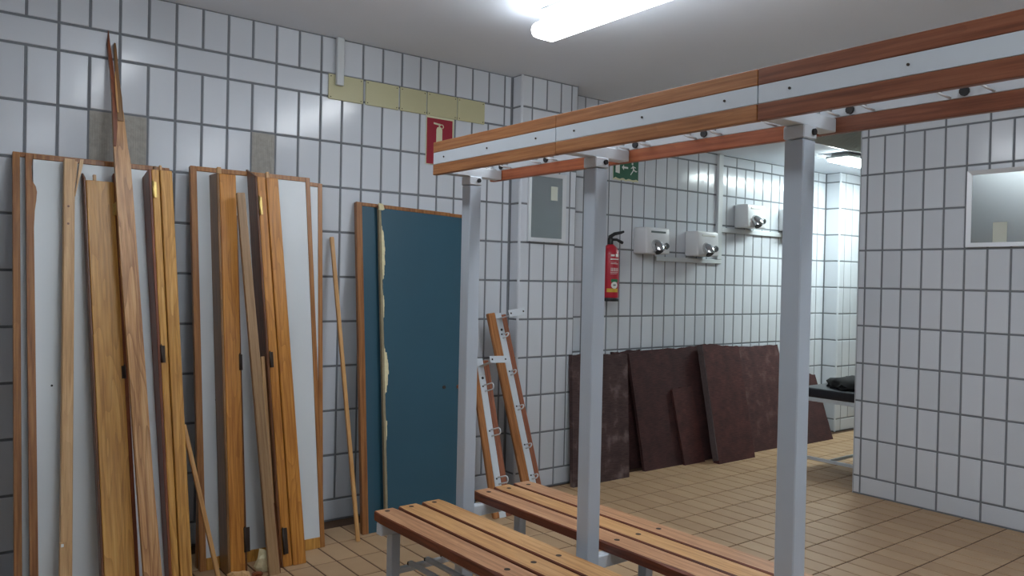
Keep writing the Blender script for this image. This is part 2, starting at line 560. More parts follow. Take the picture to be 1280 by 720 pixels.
# partition on the right, plane x = 3.25
XR = 3.25
wr = struct(box('wall_right', (XR + 0.0035, XR + 0.12, -5.8, -1.327, 0, CEIL), M['grout'], bev=0))
rc = [(-1, 1.325), (0, 1.375)] + [(j, 1.361 + j * P0) for j in range(1, 17)]
lay(wr, wall_cells(rc, CEIL), lambda u, v: (XR, -u, v), -PI / 2)
lay_stuff('tile', wr, wall_cells([(j, 1.361 + j * P0) for j in range(16, 36)], CEIL), lambda u, v: (XR, -u, v), -PI / 2)
box('end_cap', (XR + 0.0005, XR + 0.12, -1.328, -1.3245, 0, CEIL), M['tile'], wr, bev=0.001)

# walls behind the camera
struct(box('wall_back', (-3.3, 7.5, -5.9, -5.8, 0, CEIL), M['tile'], bev=0))
struct(box('wall_side', (-3.4, -3.3, -5.9, 0.16, 0, CEIL), M['tile'], bev=0))
struct(box('wall_passage', (7.5, 7.6, -5.9, 0.2, 0, CEIL), M['tile'], bev=0))

# ceiling and the lowered part over the corridor
struct(box('ceiling', (-3.4, 7.6, -5.9, 0.3, CEIL, CEIL + 0.1), M['ceiling'], bev=0))
struct(box('ceiling_soffit', (XR, 7.5, -1.325, YF, SOFF, CEIL), M['ceiling'], bev=0))
struct(box('ceiling_passage', (XR + 0.12, 7.5, -5.8, -1.325, SOFF, CEIL), M['ceiling'], bev=0))
g = thing('ventilation_grille', 'grey slatted ventilation grille in the lowered ceiling above the passage', 'grille', Matrix.Translation((3.26, -0.76, SOFF)))
bm = bmesh.new()
for (a, b, c, d) in ((0, 1.3, -0.012, 0), (0, 1.3, -0.6, -0.588), (0, 0.012, -0.588, -0.012), (1.288, 1.3, -0.588, -0.012)):
    add_box(bm, a, b, c, d, -0.008, -0.0005)
obj('frame', bm, M['enamel'], g)
bm = bmesh.new(); add_box(bm, 0.012, 1.288, -0.588, -0.012, -0.003, -0.0005)
obj('backing', bm, M['grille'], g)
bm = bmesh.new(); add_box(bm, 0.012, 1.288, -0.009, 0.009, -0.0025, 0.0025)
sl = obj('slat', bm, M['grille'], g)
sl.location = (0, -0.03, -0.005); sl.rotation_euler = (0.5, 0, 0)
for k in range(1, 24):
    o = sl.copy(); COL.objects.link(o); o.parent = g; o.location = (0, -0.03 - 0.023 * k, -0.005)

# floor
fl = struct(box('floor', (-3.4, 7.6, -5.9, 0.3, -0.1, -0.0025), M['floor_grout'], bev=0))
FX, FY = 0.1225, 0.2385


def fview(x, y):
    p = Vector((x, y, 0)) - cm.translation
    d = p.dot(fw)
    if d < 0.3:
        return None
    px = 640 + 984 * p.dot(r2) / d; py = 360 - 984 * p.dot(u2) / d
    if px < -40 or px > 1320 or py > 760:
        return None
    return d


near, rest = [], []
for i in range(-25, 64):
    for j in range(-3, 22):
        x0, y1 = -0.255 + FX * i, -0.59 - FY * j + FY * 0
        c = (x0, x0 + FX, y1 - FY, y1)
        if c[1] < -3.2 or c[0] > 7.4 or c[3] < -5.7 or c[3] > 0.09:
            continue
        xm, ym = (c[0] + c[1]) / 2, (c[2] + c[3]) / 2
        if PX0 < xm < PX1 and ym > PY:
            continue
        if (xm < PX0 and ym > -0.02) or xm > 5.1 and ym > -0.07:
            pass
        d = fview(xm, ym)
        if d is not None and not (XR < xm < XR + 0.12 and ym < -1.32) and not (xm > 3.37 and ym < -1.5) and not (xm < -0.75):
            near.append((d, c))
        else:
            rest.append(c)
near.sort()
rest += [c for _, c in near[296:]]
near = near[:296]


def floor_tile(wd, ht):
    key = ('f', round(wd, 4), round(ht, 4))
    if key not in _tm:
        src = tile_mesh(wd, ht, 'floor_tile', 0.006, 0.0018)
        me = src.copy()
        for v in me.vertices:
            x, y, z = v.co
            v.co = (x, z, -y)
        _tm[key] = me
    return _tm[key]


FG = 0.008
for _, c in near:
    o = bpy.data.objects.new('tile', floor_tile(FX - FG, FY - FG)); COL.objects.link(o)
    o.parent = fl; o.location = ((c[0] + c[1]) / 2, (c[2] + c[3]) / 2, 0)
    o.rotation_euler = (random.uniform(-.0012, .0012), random.uniform(-.0012, .0012), 0)
bm = bmesh.new()
me = floor_tile(FX - FG, FY - FG)
for c in rest:
    off = Vector(((c[0] + c[1]) / 2, (c[2] + c[3]) / 2, 0))
    vs = [bm.verts.new(v.co + off) for v in me.vertices]
    for p in me.polygons:
        bm.faces.new([vs[i] for i in p.vertices])
o = obj('tile', bm, M['floor_tile'], fl); o['kind'] = 'stuff'


# ------------------------------------------------------------------ ceiling lamps (they light the room)
def lamp(label, x, y0, y1, z, mat, w=0.2, along='Y'):
    if along == 'Y':
        mt = Matrix.Translation((x, (y0 + y1) / 2, CEIL))
        top = CEIL
    else:
        mt = Matrix.Translation((x, (y0 + y1) / 2, SOFF)); top = SOFF
    t = thing('fluorescent_lamp', label, 'ceiling lamp', mt, 'fluorescent ceiling lamps')
    L_ = abs(y1 - y0) / 2
    bm = bmesh.new()
    h = z - top
    if along == 'Y':
        add_box(bm, -w / 2 + 0.052, w / 2 - 0.052, -L_ + 0.02, L_ - 0.02, h + 0.0765, -0.0005, bev=0.006)
        obj('housing', bm, M['lamp_body'], t)
        bm = bmesh.new()
        add_box(bm, -w / 2, w / 2, -L_, L_, h, h + 0.076, bev=0.036, seg=5)
        obj('diffuser', bm, mat, t, smooth_angle=50)
    else:
        add_box(bm, -L_ + 0.02, L_ - 0.02, -w / 2 + 0.02, w / 2 - 0.02, h + 0.03, -0.0005, bev=0.006)
        add_box(bm, -L_ - 0.01, L_ + 0.01, -w / 2 - 0.012, w / 2 + 0.012, h + 0.022, h + 0.04, bev=0.006)
        obj('housing', bm, M['lamp_body'], t)
        bm = bmesh.new()
        add_box(bm, -L_, L_, -w / 2, w / 2, h, h + 0.022, bev=0.01, seg=3)
        obj('diffuser', bm, mat, t, smooth_angle=50)
    return t


lamp('long bright fluorescent ceiling lamp above the wooden coat rack', 0.66, -1.09, -2.59, 2.55, M['lamp'], 0.155)
lamp('fluorescent ceiling lamp above the stack of leaning planks', -0.82, -0.85, -2.35, 2.55, M['lamp_dim'], 0.155)
lamp('assumed fluorescent ceiling lamp behind the viewer, in line with the one over the coat rack', 0.66, -3.7, -5.2, 2.55, M['lamp'], 0.155)  # unseen lamp, assumed and added to light the posts and partition
lamp('assumed fluorescent ceiling lamp behind the viewer, in line with the one over the planks', -0.82, -3.7, -5.2, 2.55, M['lamp_dim'], 0.155)  # also assumed and out of view, added as light from behind the camera
t = lamp('bright ceiling lamp glowing over the passage beside the partition', 4.85, -0.72, 0.68, 2.395, M['lamp_corridor'], 0.19, 'X')
t.location.y = -0.64


# ------------------------------------------------------------------ double changing bench with coat rack
RK = Matrix.Translation((0.1045, -2.0, 0)) @ Matrix.Rotation(0.0157, 4, 'Z')
rack = thing('changing_room_bench', 'double slatted wooden changing bench with white posts and overhead coat rails', 'bench', RK)
PYS = (0.642, -0.10, -0.879)
bm0 = None
for py in PYS:
    bm = bmesh.new()
    add_box(bm, -0.0385, 0.0195, py - 0.029, py + 0.029, 0, 1.765, bev=0.003)
    post = obj('post', bm, M['post_paint'], rack)
    bm = bmesh.new()
    add_box(bm, -0.041, 0.022, py - 0.0315, py + 0.0315, 1.768, 1.803, bev=0.003)
    add_box(bm, -0.142, 0.129, py - 0.025, py + 0.025, 1.8035, 1.842, bev=0.002)
    obj('bracket', bm, M['white_paint'], post)
    bm = bmesh.new()
    add_disc(bm, (0.004, py - 0.0314, 1.787), (0, -1, 0), 0.009, 0.006, 10)
    obj('bolt', bm, M['black'], post)
    bm = bmesh.new()
    add_box(bm, -0.06, 0.04, py - 0.05, py + 0.05, 0, 0.006, bev=0.001)
    obj('foot_plate', bm, M['post_paint'], post)
    # cross tube that carries the seats
    bm = bmesh.new()
    add_box(bm, -0.42, -0.0387, py - 0.02, py + 0.02, 0.367, 0.4145, bev=0.004)
    add_box(bm, 0.0197, 0.40, py - 0.02, py + 0.02, 0.367, 0.4145, bev=0.004)
    ct = obj('cross_tube', bm, M['white_paint'], rack)
    for x in (-0.352, 0.292):
        bm = bmesh.new()
        add_box(bm, x - 0.02, x + 0.02, py - 0.02, py + 0.02, 0, 0.3665, bev=0.003)
        obj('leg', bm, M['post_paint'], rack)
    # shoe rack supports
    for (xa, xb) in ((-0.332, -0.0387), (0.0197, 0.272)):
        bm = bmesh.new()
        add_box(bm, xa, xb, py - 0.012, py + 0.012, 0.20, 0.222, bev=0.002)
        o = obj('shoe_rack_arm', bm, M['white_paint'], rack)
        for q in (0.18, 0.45, 0.72):
            bm = bmesh.new()
            add_disc(bm, (xa + (xb - xa) * q, py + 0.004, 0.222), (0, 0, 1), 0.0055, 0.012, 8)
            obj('screw', bm, M['black'], o)
for x in (-0.279, -0.200, -0.121, 0.065, 0.135, 0.2):
    bm = bmesh.new()
    add_tube(bm, [(x, 0.63, 0.2335), (x, -1.6, 0.2335)], 0.011, 10)
    obj('shoe_rack_rod', bm, M['white_paint'], rack)


def seat_plank(x0, x1, ya, yb, top, rough_edge):
    bm = bmesh.new()
    n = 40
    zt, zb = 0.45, 0.415
    rings = []
    for i in range(n + 1):
        y = ya + (yb - ya) * i / n
        wv = (random.uniform(0, 0.006) if random.random() < 0.35 else 0) if rough_edge else 0
        e = 0.006 if i in (0, n) else 0
        a, b = x0 + e + 0.0, x1 - e
        rings.append([(a, y, zb), (b, y, zb), (b, y, zt - 0.004), (b - 0.004, y, zt), (a + 0.004 + wv, y, zt), (a, y, zt - 0.004 - wv * 0.7)])
    vr = ring_mesh(bm, rings)
    bm.faces.ensure_lookup_table()
    for f in bm.faces:
        f.material_index = 0 if sum(v.co.z for v in f.verts) / len(f.verts) > zt - 0.0005 else 1
    p = obj('seat_plank', bm, [top, M['seat_edge']], rack)
    for py in (0.662, -0.107, -0.87):
        bm = bmesh.new()
        add_disc(bm, ((x0 + x1) / 2, py, zt - 0.002), (0, 0, 1), 0.0105, 0.0026, 12)
        obj('screw', bm, M['dark_hole'], p)
    return p


for k in range(3):
    x = -0.420 + 0.11 * k
    seat_plank(x, x + 0.098, 0.69, -1.62, M['seat_top'] if k == 0 else M['seat_top_yellow'], k == 0)
for k in range(3):
    x = 0.0795 + 0.112 * k
    seat_plank(x, x + 0.1, 0.715, -1.62, M['seat_top_yellow'] if k == 1 else M['seat_top'], k == 0)


def loop_hook(bm, o, out, side, L=0.055, hw=0.014, r=0.0032):
    """U shaped wire hook: o root, out direction, side direction"""
    o, out, side = Vector(o), Vector(out), Vector(side)
    pts = [o - side * hw]
    pts.append(o - side * hw + out * (L - hw))
    for k in range(1, 6):
        a = PI * k / 6
        pts.append(o + out * (L - hw) + out * hw * math.sin(a) - side * hw * math.cos(a))
    pts.append(o + side * hw + out * (L - hw)); pts.append(o + side * hw)
    add_tube(bm, pts, r, 6)


YS = (0.705, -0.060, -0.850, -1.64)
SCR = ((0.624, 0.33, 0.044), (-0.152, -0.45, -0.747), (-0.943, -1.236, -1.53))
for side in (-1, 1):
    for k in range(3):
        ya, yb = YS[k] - 0.001, YS[k + 1] + 0.001
        if side < 0:
            xo, xi = -0.165, -0.1425
            tm = [M['rail_front'], M['rail_front'], M['rail_dark']][k]
            bmt = [M['rail_front'], M['rail_front'], M['rail_dark']][k]
        else:
            xo, xi = 0.153, 0.1305
            tm = bmt = [M['rail_red'], M['rail_red'], M['rail_dark']][k]
        x0, x1 = min(xo, xi), max(xo, xi)
        bm = bmesh.new()
        add_box(bm, x0 + 0.001, x1 - 0.001, yb + 0.001, ya - 0.001, 1.8455, 1.8935, bev=0.001)
        rail = obj('hook_rail', bm, M['white_paint'], rack)
        bm = bmesh.new(); add_box(bm, x0, x1, yb, ya, 1.894, 1.937, bev=0.0025, seg=2)
        obj('rail_board', bm, tm, rail)
        bm = bmesh.new(); add_box(bm, x0, x1, yb, ya, 1.802, 1.845, bev=0.0025, seg=2)
        obj('rail_board', bm, bmt, rail)
        out = (1, 0, 0) if side < 0 else (-1, 0, 0)
        for y in SCR[k]:
            xs = xo if side < 0 else xi
            sg = -1
            bm = bmesh.new()
            add_disc(bm, (xs - sg * 0.0005, y, 1.870 if side < 0 else 1.860), (sg, 0, 0), 0.0034 if side < 0 else 0.012, 0.0028 if side < 0 else 0.006, 10)
            obj('screw', bm, M['dark_metal'] if side < 0 else M['black'], rail)
            for dy in (-0.055, 0.045):
                bm = bmesh.new()
                loop_hook(bm, (xi, y + dy, 1.858), out, (0, 0.8, 0.6), 0.05)
                obj('hook', bm, M['enamel'], rail)


# ------------------------------------------------------------------ cubicle panels leaning on the long wall
def panel(label, floor, top, wd, face, stile_m, sw_l, sw_r, sw_t, sw_b, t=0.026, chip=False, torn=False, group=None):
    mt, L_, ta = lean(floor, top)
    th = thing('cubicle_panel', label, 'panel', mt, group)
    ex = mt.to_3x3().col[0]
    # cut the foot on the floor so that it stands flat
    zb = lambda x, y: (y * -mt[2][1] - x * mt[2][0]) / mt[2][2]
    def slab(name, x0, x1, y0, y1, z0, z1, mat, foot=False, bev=0.0):
        bm = bmesh.new(); add_box(bm, x0, x1, y0, y1, z0, z1, bev=bev)
        if foot:
            for v in bm.verts:
                if v.co.z < z0 + 0.006:
                    v.co.z += zb(v.co.x, v.co.y)
        return obj(name, bm, mat, th)
    fx0 = sw_l; fx1 = wd - sw_r
    if torn:
        # laminate face with a ragged broken edge over a foam core
        n = 90
        bm = bmesh.new(); rag = []
        x = 0.013
        for i in range(n + 1):
            z = 0.01 + (L_ - sw_t - 0.01) * i / n
            q = z / L_
            big = 0.0
            for a, b, wd_ in ((0.76, 0.92, 0.016), (0.42, 0.54, 0.02), (0.64, 0.71, 0.006), (0.27, 0.33, 0.006)):
                if a < q < b:
                    big = wd_ * (0.45 + 0.55 * math.sin(PI * (q - a) / (b - a)))
            x += (0.0135 + big + random.uniform(0, 0.3) * big - x) * 0.7
            rag.append((x + random.uniform(0, 0.001), z))
        add_prism(bm, [(wd, rag[0][1]), (wd, rag[-1][1])] + list(reversed(rag)), 0, 0.003)
        obj('laminate_sheet', bm, face, th)
        slab('back_sheet', 0.0, wd, t - 0.003, t, 0, L_ - sw_t, face, True)
        slab('raw_edge', 0.0, 0.0125, 0.0015, t - 0.0032, 0, L_ - sw_t - 0.002, M['raw_edge'], True)
        bm = bmesh.new()
        add_box(bm, 0.0128, wd - 0.004, 0.0032, t - 0.0034, 0.01, L_ - sw_t - 0.002)
        for (x, z) in rag:
            if x > 0.0155:
                y0 = random.uniform(-0.002, 0.001)
                add_box(bm, 0.0128, x + random.uniform(-0.002, 0.002), y0, 0.0033, z - 0.011, z + 0.011 + random.uniform(0, 0.004), bev=0.0012)
        o = obj('foam_core', bm, M['foam'], th); o['label'] = 'cream foam core showing along the torn edge'
    else:
        slab('laminate_sheet', fx0, fx1, 0.0015, t - 0.0015, sw_b, L_ - sw_t, face)
    if sw_l:
        if chip:
            # splintered inner side about a tenth of the way down
            prof = [(0, 0.0), (sw_l, 0.0), (sw_l, L_ - 0.34), (sw_l + 0.004, L_ - 0.26), (sw_l + 0.010, L_ - 0.215), (sw_l + 0.013, L_ - 0.175), (sw_l + 0.009, L_ - 0.15), (sw_l - 0.004, L_ - 0.125), (sw_l - 0.006, L_ - 0.06), (sw_l, L_), (0, L_)]
            bm = bmesh.new(); add_prism(bm, prof, -0.003, t)
            for v in bm.verts:
                if v.co.z < 0.006:
                    v.co.z += zb(v.co.x, v.co.y)
            obj('stile', bm, stile_m, th)
        else:
            slab('stile', 0, sw_l, -0.003, t, 0, L_, stile_m, True, 0.0015)
    if sw_r:
        slab('stile', wd - sw_r, wd, -0.003, t, 0, L_, stile_m, True, 0.0015)
    if sw_t:
        slab('top_rail', sw_l + 0.0002, wd - sw_r - 0.0002, -0.003, t, L_ - sw_t, L_, stile_m, False, 0.0015)
    if sw_b:
        slab('bottom_rail', sw_l + 0.0002, wd - sw_r - 0.0002, -0.003, t, 0, sw_b, M['pine'], True, 0.0015)
    return th, L_


GW = 'white cubicle panels leaning on the wall'
pa, LA = panel('white panel behind the chipped one, only its left wooden edge showing', (-1.452, -0.545, 0), (-1.437, -0.040, 1.888), 0.595, M['white_laminate'], M['stile'], 0.027, 0.027, 0.022, 0.05, group=GW)
pb, LB = panel('white panel with a chipped wooden edge leaning behind the broad honey pine planks', (-1.404, -0.60, 0), (-1.392, -0.075, 1.880), 0.592, M['white_laminate'], M['stile_dark'], 0.028, 0.024, 0.022, 0.05, chip=True, group=GW)
pc_, LC = panel('mostly hidden white panel, only its right wooden edge showing', (-0.715, -0.335, 0.004), (-0.628, -0.040, 1.905), 0.625, M['white_laminate'], M['stile'], 0.024, 0.024, 0.022, 0.05, group=GW)
pd, LD = panel('white panel with wooden edging behind the two pine jambs and the brown slat', (-0.712, -0.375, 0), (-0.705, -0.078, 1.90), 0.615, M['white_laminate'], M['stile'], 0.03, 0.024, 0.024, 0.055, group=GW)
GT = 'teal cubicle panels leaning on the wall'
panel('dark teal panel with a brown wooden edge standing behind the torn teal panel', (0.143, -0.315, 0.0), (0.203, -0.040, 1.797), 0.63, M['teal_laminate'], M['stile_dark'], 0.036, 0.03, 0.02, 0.0, group=GT)
pt, LT = panel('dark teal panel with a torn foam edge, foremost of the teal pair', (0.258, -0.365, 0.0), (0.327, -0.078, 1.788), 0.585, M['teal_laminate'], M['stile_dark'], 0.0, 0.0, 0.02, 0.0, torn=True, group=GT)
bm = bmesh.new()
for x, z in ((0.395, 0.425 * LT),):
    add_disc(bm, (x, 0.0005, z), (0, -1, 0), 0.010, 0.007, 12)
obj('screw_cap', bm, M['dark_metal'], pt)
bm = bmesh.new(); add_disc(bm, (0.495, 0.0005, 0.425 * LT), (0, -1, 0), 0.013, 0.008, 12)
o = obj('latch_remnant', bm, M['redwood_dark'], pt)
bm = bmesh.new()
add_box(bm, -0.004, 0.03, -0.006, 0.012, LT - 0.03, LT + 0.008, bev=0.004)
for v in bm.verts:
    v.co += Vector((random.uniform(-.004, .004), random.uniform(-.003, .002), random.uniform(-.006, .004)))
obj('foam_scrap', bm, M['foam'], pt)
# screw on the white face of the chipped panel
for th, x, z in ((pb, 0.085, 0.93), (pd, 0.095, 0.78)):
    bm = bmesh.new(); add_disc(bm, (x, 0.0018, z), (0, -1, 0), 0.0045, 0.002, 8)
    obj('screw', bm, M['black'], th)


# ------------------------------------------------------------------ loose planks
def foot_fix(bm, mt, z0=0.004):
    for v in bm.verts:
        if v.co.z < z0:
            v.co.z += (-v.co.y * mt[2][1] - v.co.x * mt[2][0]) / mt[2][2]


def board(name, th, mt, x0, x1, y0, y1, z0, z1, mat, bev=0.0025, foot=True, top_slope=0.0, taper=None):
    bm = bmesh.new(); add_box(bm, x0, x1, y0, y1, z0, z1, bev=bev)
    for v in bm.verts:
        if v.co.z > z1 - 0.006 and top_slope:
            v.co.z += top_slope * (v.co.y - y0) / max(1e-6, (y1 - y0))
        if taper:
            k = (v.co.z - z0) / (z1 - z0)
            v.co.x *= taper[0] * (1 - k) + taper[1] * k
    if foot and z0 <= 0.001:
        foot_fix(bm, mt, 0.006)
    return obj(name, bm, mat, th)


def hinge(th, x, y, z, mat, h=0.075, w_=0.016, side=1):
    bm = bmesh.new()
    add_box(bm, min(x, x + side * w_), max(x, x + side * w_), y - 0.0022, y + 0.001, z - h / 2, z + h / 2, bev=0.0006)
    add_tube(bm, [(x, y - 0.004, z - h / 2), (x, y - 0.004, z + h / 2)], 0.005, 8)
    add_tube(bm, [(x, y - 0.004, z + h / 2), (x, y - 0.004, z + h / 2 + 0.008)], [0.0035, 0.001], 8)
    return obj('hinge', bm, mat, th)


# pale square batten, split at the top
mt, L_, ta = lean((-1.296, -0.679, 0), (-1.230, -0.132, 1.865))
th = thing('timber_batten', 'pale bare pine batten, split at its top, left of the broad honey plank', 'plank', mt)
board('batten', th, mt, -0.021, 0.021, 0, 0.042, 0, L_ + 0.005, M['pine_pale'])
bm = bmesh.new()
add_prism(bm, [(0.0215, L_ - 0.16), (0.024, L_ - 0.165), (0.052, L_ - 0.02), (0.056, L_ + 0.012), (0.042, L_ + 0.01), (0.034, L_ - 0.06)], 0.006, 0.028)
obj('splinter', bm, M['pine_pale'], th)
bm = bmesh.new()
add_prism(bm, [(0.0212, L_ - 0.13), (0.026, L_ - 0.10), (0.033, L_ + 0.0), (0.0212, L_ + 0.002)], 0.012, 0.03)
obj('splinter', bm, M['pine_pale'], th)
board('cleat', th, mt, -0.026, 0.006, -0.018, -0.0005, 0.0, 0.32, M['pine_pale'])
bm = bmesh.new(); add_box(bm, -0.022, -0.012, -0.02, -0.0178, 0.300, 0.312, bev=0.001)
obj('paint_spot', bm, M['white_print'], th)
for z in (L_ - 0.30, L_ - 0.22):
    bm = bmesh.new(); add_disc(bm, (-0.004, 0.0003, z), (0, -1, 0), 0.005, 0.0012, 8)
    obj('knot', bm, M['side_dark'], th)

# broad honey plank with hinges
mt, L_, ta = lean((-1.108, -0.735, 0), (-1.112, -0.15, 1.781))
th = thing('door_jamb', 'broad honey pine door jamb with two hinges, widest board of the stack by the white panels', 'plank', mt)
board('face_board', th, mt, -0.056, 0.056, 0, 0.022, 0, L_, M['pine'])
board('side_board', th, mt, -0.066, -0.0565, 0.001, 0.05, 0, L_ + 0.01, M['side_dark'], top_slope=0.045)
board('edge_strip', th, mt, 0.0565, 0.072, 0.004, 0.04, 0, L_ + 0.045, M['redwood_dark'], bev=0.002)
board('tenon', th, mt, -0.026, -0.012, 0.006, 0.018, L_ + 0.0003, L_ + 0.032, M['pine_pale'], foot=False)
for z in (L_ - 0.135, L_ - 0.88):
    hinge(th, 0.058, 0.0, z, M['brass'] if z > 1 else M['dark_metal'], h=0.055, side=-1, w_=0.012)

# long splintered plank
P3F, P3T = Vector((-1.009, -0.856, 0)), Vector((-1.038, -0.13, 2.104))
mt, L_, ta = lean(P3F, P3T)
th = thing('splintered_plank', 'tall splintered reddish plank reaching far above the others, snapped to a point', 'plank', mt)
prof = [(0.0, -0.033, 0.033), (0.2, -0.033, 0.033), (0.565, -0.034, 0.028), (1.062, -0.033, 0.031), (1.49, -0.035, 0.034), (1.75, -0.032, 0.036), (1.985, -0.029, 0.036), (2.045, -0.029, 0.030), (2.145, -0.026, 0.026), (2.225, -0.024, 0.023), (2.29, -0.022, 0.014), (2.40, -0.022, 0.004)]
bm = bmesh.new()
rings = []
for z, a, b in prof:
    d = 0.026 if z < 1.9 else 0.026 - 0.010 * (z - 1.9) / 0.5
    rings.append([(a, 0, z), (b, 0, z), (b, d, z), (a, d, z)])
ring_mesh(bm, rings); foot_fix(bm, mt)
obj('plank', bm, M['redwood'], th)
bm = bmesh.new()
rings = []
for z, a, b in ((2.05, -0.0285, -0.02), (2.15, -0.0256, -0.008), (2.3, -0.0218, -0.004), (2.45, -0.0225, -0.006), (2.58, -0.025, -0.013), (2.645, -0.018, -0.015)):
    rings.append([(a, -0.006, z), (b, -0.004, z), (b, 0.012, z), (a, 0.014, z)])
ring_mesh(bm, rings)
o = obj('splinter', bm, M['redwood_dark'], th); o['label'] = 'dark reddish splinter at the broken top'
bm = bmesh.new()
rings = []
for z, a, b in ((2.18, -0.004, 0.02), (2.3, -0.003, 0.020), (2.4, -0.002, 0.0145), (2.49, 0.0, 0.0142), (2.55, 0.001, 0.013), (2.585, 0.004, 0.011)):
    rings.append([(a, -0.005, z), (b, -0.003, z), (b, 0.012, z), (a, 0.012, z)])
ring_mesh(bm, rings)
obj('splinter', bm, M['side_brown'], th)
bm = bmesh.new()
rings = []
for z, a, b in ((2.22, -0.006, 0.0), (2.3, -0.0075, 0.0015), (2.38, -0.006, 0.0), (2.43, -0.003, -0.001)):
    rings.append([(a, -0.009, z), (b, -0.008, z), (b, -0.004, z), (a, -0.004, z)])
ring_mesh(bm, rings)
o = obj('splinter', bm, M['stick'], th); o['label'] = 'pale fresh sliver at the broken top'


def jamb(label, floor, top, wb, wt, d, strips, front, side_m, gap=0.003, top_rise=0.0, side_top=0.03, deep=None):
    """hollow looking jamb: a dark side board and one or more front strips, x from -w/2"""
    mt, L_, ta = lean(floor, top)
    th = thing('door_jamb', label, 'plank', mt)
    w0 = (wb + wt) / 2
    tp = (wb / w0, wt / w0)
    x = -w0 / 2
    board('side_board', th, mt, x, x + 0.012, 0.0, d, 0, L_, side_m, top_slope=side_top, taper=tp)
    x += 0.0125
    tot = w0 - 0.0125
    for k, fr in enumerate(strips):
        ww = tot * fr
        board('front_strip', th, mt, x, x + ww - (gap if k < len(strips) - 1 else 0), 0.0 - 0.005 * k + 0.003, 0.03, 0, L_ - 0.002 * k, front, taper=tp, bev=0.003)
        x += ww
    board('back_board', th, mt, -w0 / 2 + 0.013, w0 / 2 - 0.002, 0.031, d - 0.004, 0, L_ - 0.006, side_m, taper=tp)
    return th, mt, L_


th, mt, L_ = jamb('honey pine jamb with grooved front and dark red side, beside the tall splintered plank', (-0.867, -0.670, 0), (-0.872, -0.21, 1.850), 0.092, 0.102, 0.13, (0.40, 0.60), M['pine'], M['redwood_dark'], side_top=0.0)
hinge(th, -0.036, 0.001, L_ - 0.10, M['brass'])
hinge(th, -0.034, 0.001, L_ - 0.86, M['dark_metal'])
board('tenon', th, mt, -0.020, -0.006, 0.036, 0.05, L_ - 0.005, L_ + 0.03, M['side_brown'], foot=False)
board('tenon', th, mt, -0.003, 0.009, 0.006, 0.02, L_ - 0.001, L_ + 0.024, M['pine_pale'], foot=False)

th, mt, L_ = jamb('orange pine jamb with a rounded top and brown side, leaning on the second white panel', (-0.585, -0.512, 0), (-0.568, -0.20, 1.862), 0.080, 0.094, 0.118, (1.0,), M['pine_orange'], M['side_brown'], side_top=0.02)
hinge(th, 0.041, 0.006, 0.97, M['dark_metal'], side=1, w_=0.012)
hinge(th, 0.040, 0.006, 0.15, M['dark_metal'], h=0.11, side=1, w_=0.024)
board('edge_strip', th, mt, 0.0395, 0.052, 0.012, 0.05, 0.0, L_ - 0.20, M['side_dark'])
board('tenon', th, mt, -0.034, -0.014, 0.03, 0.05, L_ - 0.005, L_ + 0.04, M['pine_pale'], foot=False)

th, mt, L_ = jamb('honey pine jamb with a gold hinge near its top and a pointed dark side', (-0.327, -0.537, 0), (-0.366, -0.19, 1.866), 0.125, 0.120, 0.12, (0.42, 0.58), M['pine_orange'], M['side_dark'], side_top=0.07)
hinge(th, -0.045, 0.001, L_ - 0.15, M['brass'], h=0.09, w_=0.014)
hinge(th, -0.045, 0.001, 0.98, M['dark_metal'])
hinge(th, -0.043, 0.001, 0.12, M['dark_metal'], h=0.12, w_=0.022)
board('tenon', th, mt, 0.008, 0.024, 0.02, 0.04, L_ - 0.005, L_ + 0.035, M['pine_pale'], foot=False)
board('inner_strip', th, mt, -0.082, -0.0635, 0.02, 0.06, 0.0, 1.0, M['pine_pale'])

mt, L_, ta = lean((-0.442, -0.601, 0), (-0.524, -0.285, 1.768))
th = thing('wooden_lath', 'flat grey brown wooden slat leaning between the two orange jambs', 'plank', mt)
board('lath', th, mt, -0.0225, 0.0225, 0, 0.022, 0, L_, M['grey_board'], taper=(1.12, 0.88))
board('lath_edge', th, mt, 0.0228, 0.030, 0.004, 0.02, 0, 0.32, M['redwood_dark'])

mt, L_, ta = lean((-0.688, -0.612, 0), (-0.812, -0.452, 0.70))
th = thing('timber_stick', 'short thin wooden stick slanting down from the grooved jamb to the floor', 'stick', mt)
board('stick', th, mt, -0.0095, 0.0095, 0, 0.016, 0, L_, M['stick'])
mt, L_, ta = lean((0.079, -0.40, 0), (0.069, -0.03, 1.593))
th = thing('timber_stick', 'long thin wooden stick leaning alone on the tiles beside the teal panels', 'stick', mt)
board('stick', th, mt, -0.0105, 0.0105, 0, 0.016, 0, L_, M['stick'], taper=(1.0, 1.05))


# debris on the floor
def lump(name, label, loc, sx, sy, sz, mat, cat, seed):
    rnd = random.Random(seed)
    bm = bmesh.new()
    bmesh.ops.create_icosphere(bm, subdivisions=2, radius=1)
    for v in bm.verts:
        k = 1 + rnd.uniform(-0.28, 0.22)
        v.co = Vector((v.co.x * sx * k, v.co.y * sy * k, max(-0.3, v.co.z) * sz * k))
    lo = min(v.co.z for v in bm.verts)
    for v in bm.verts:
        v.co.z -= lo
    o = obj(name, bm, mat)
    o.location = loc
    return tag(o, label, cat)


lump('foam_chunk', 'broken cream foam chunk on the floor by the brown slat', (-0.462, -0.52, 0), 0.042, 0.035, 0.075, M['foam'], 'debris', 3)
lump('wood_scrap', 'splintered pale scrap on the floor under the rounded orange jamb', (-0.598, -0.555, 0), 0.05, 0.03, 0.026, M['pine_pale'], 'debris', 5)
o = lump('plaster_scrap', 'small dark crumb on the floor beside the brown slat', (-0.515, -0.57, 0), 0.03, 0.02, 0.016, M['redwood_dark'], 'debris', 9)


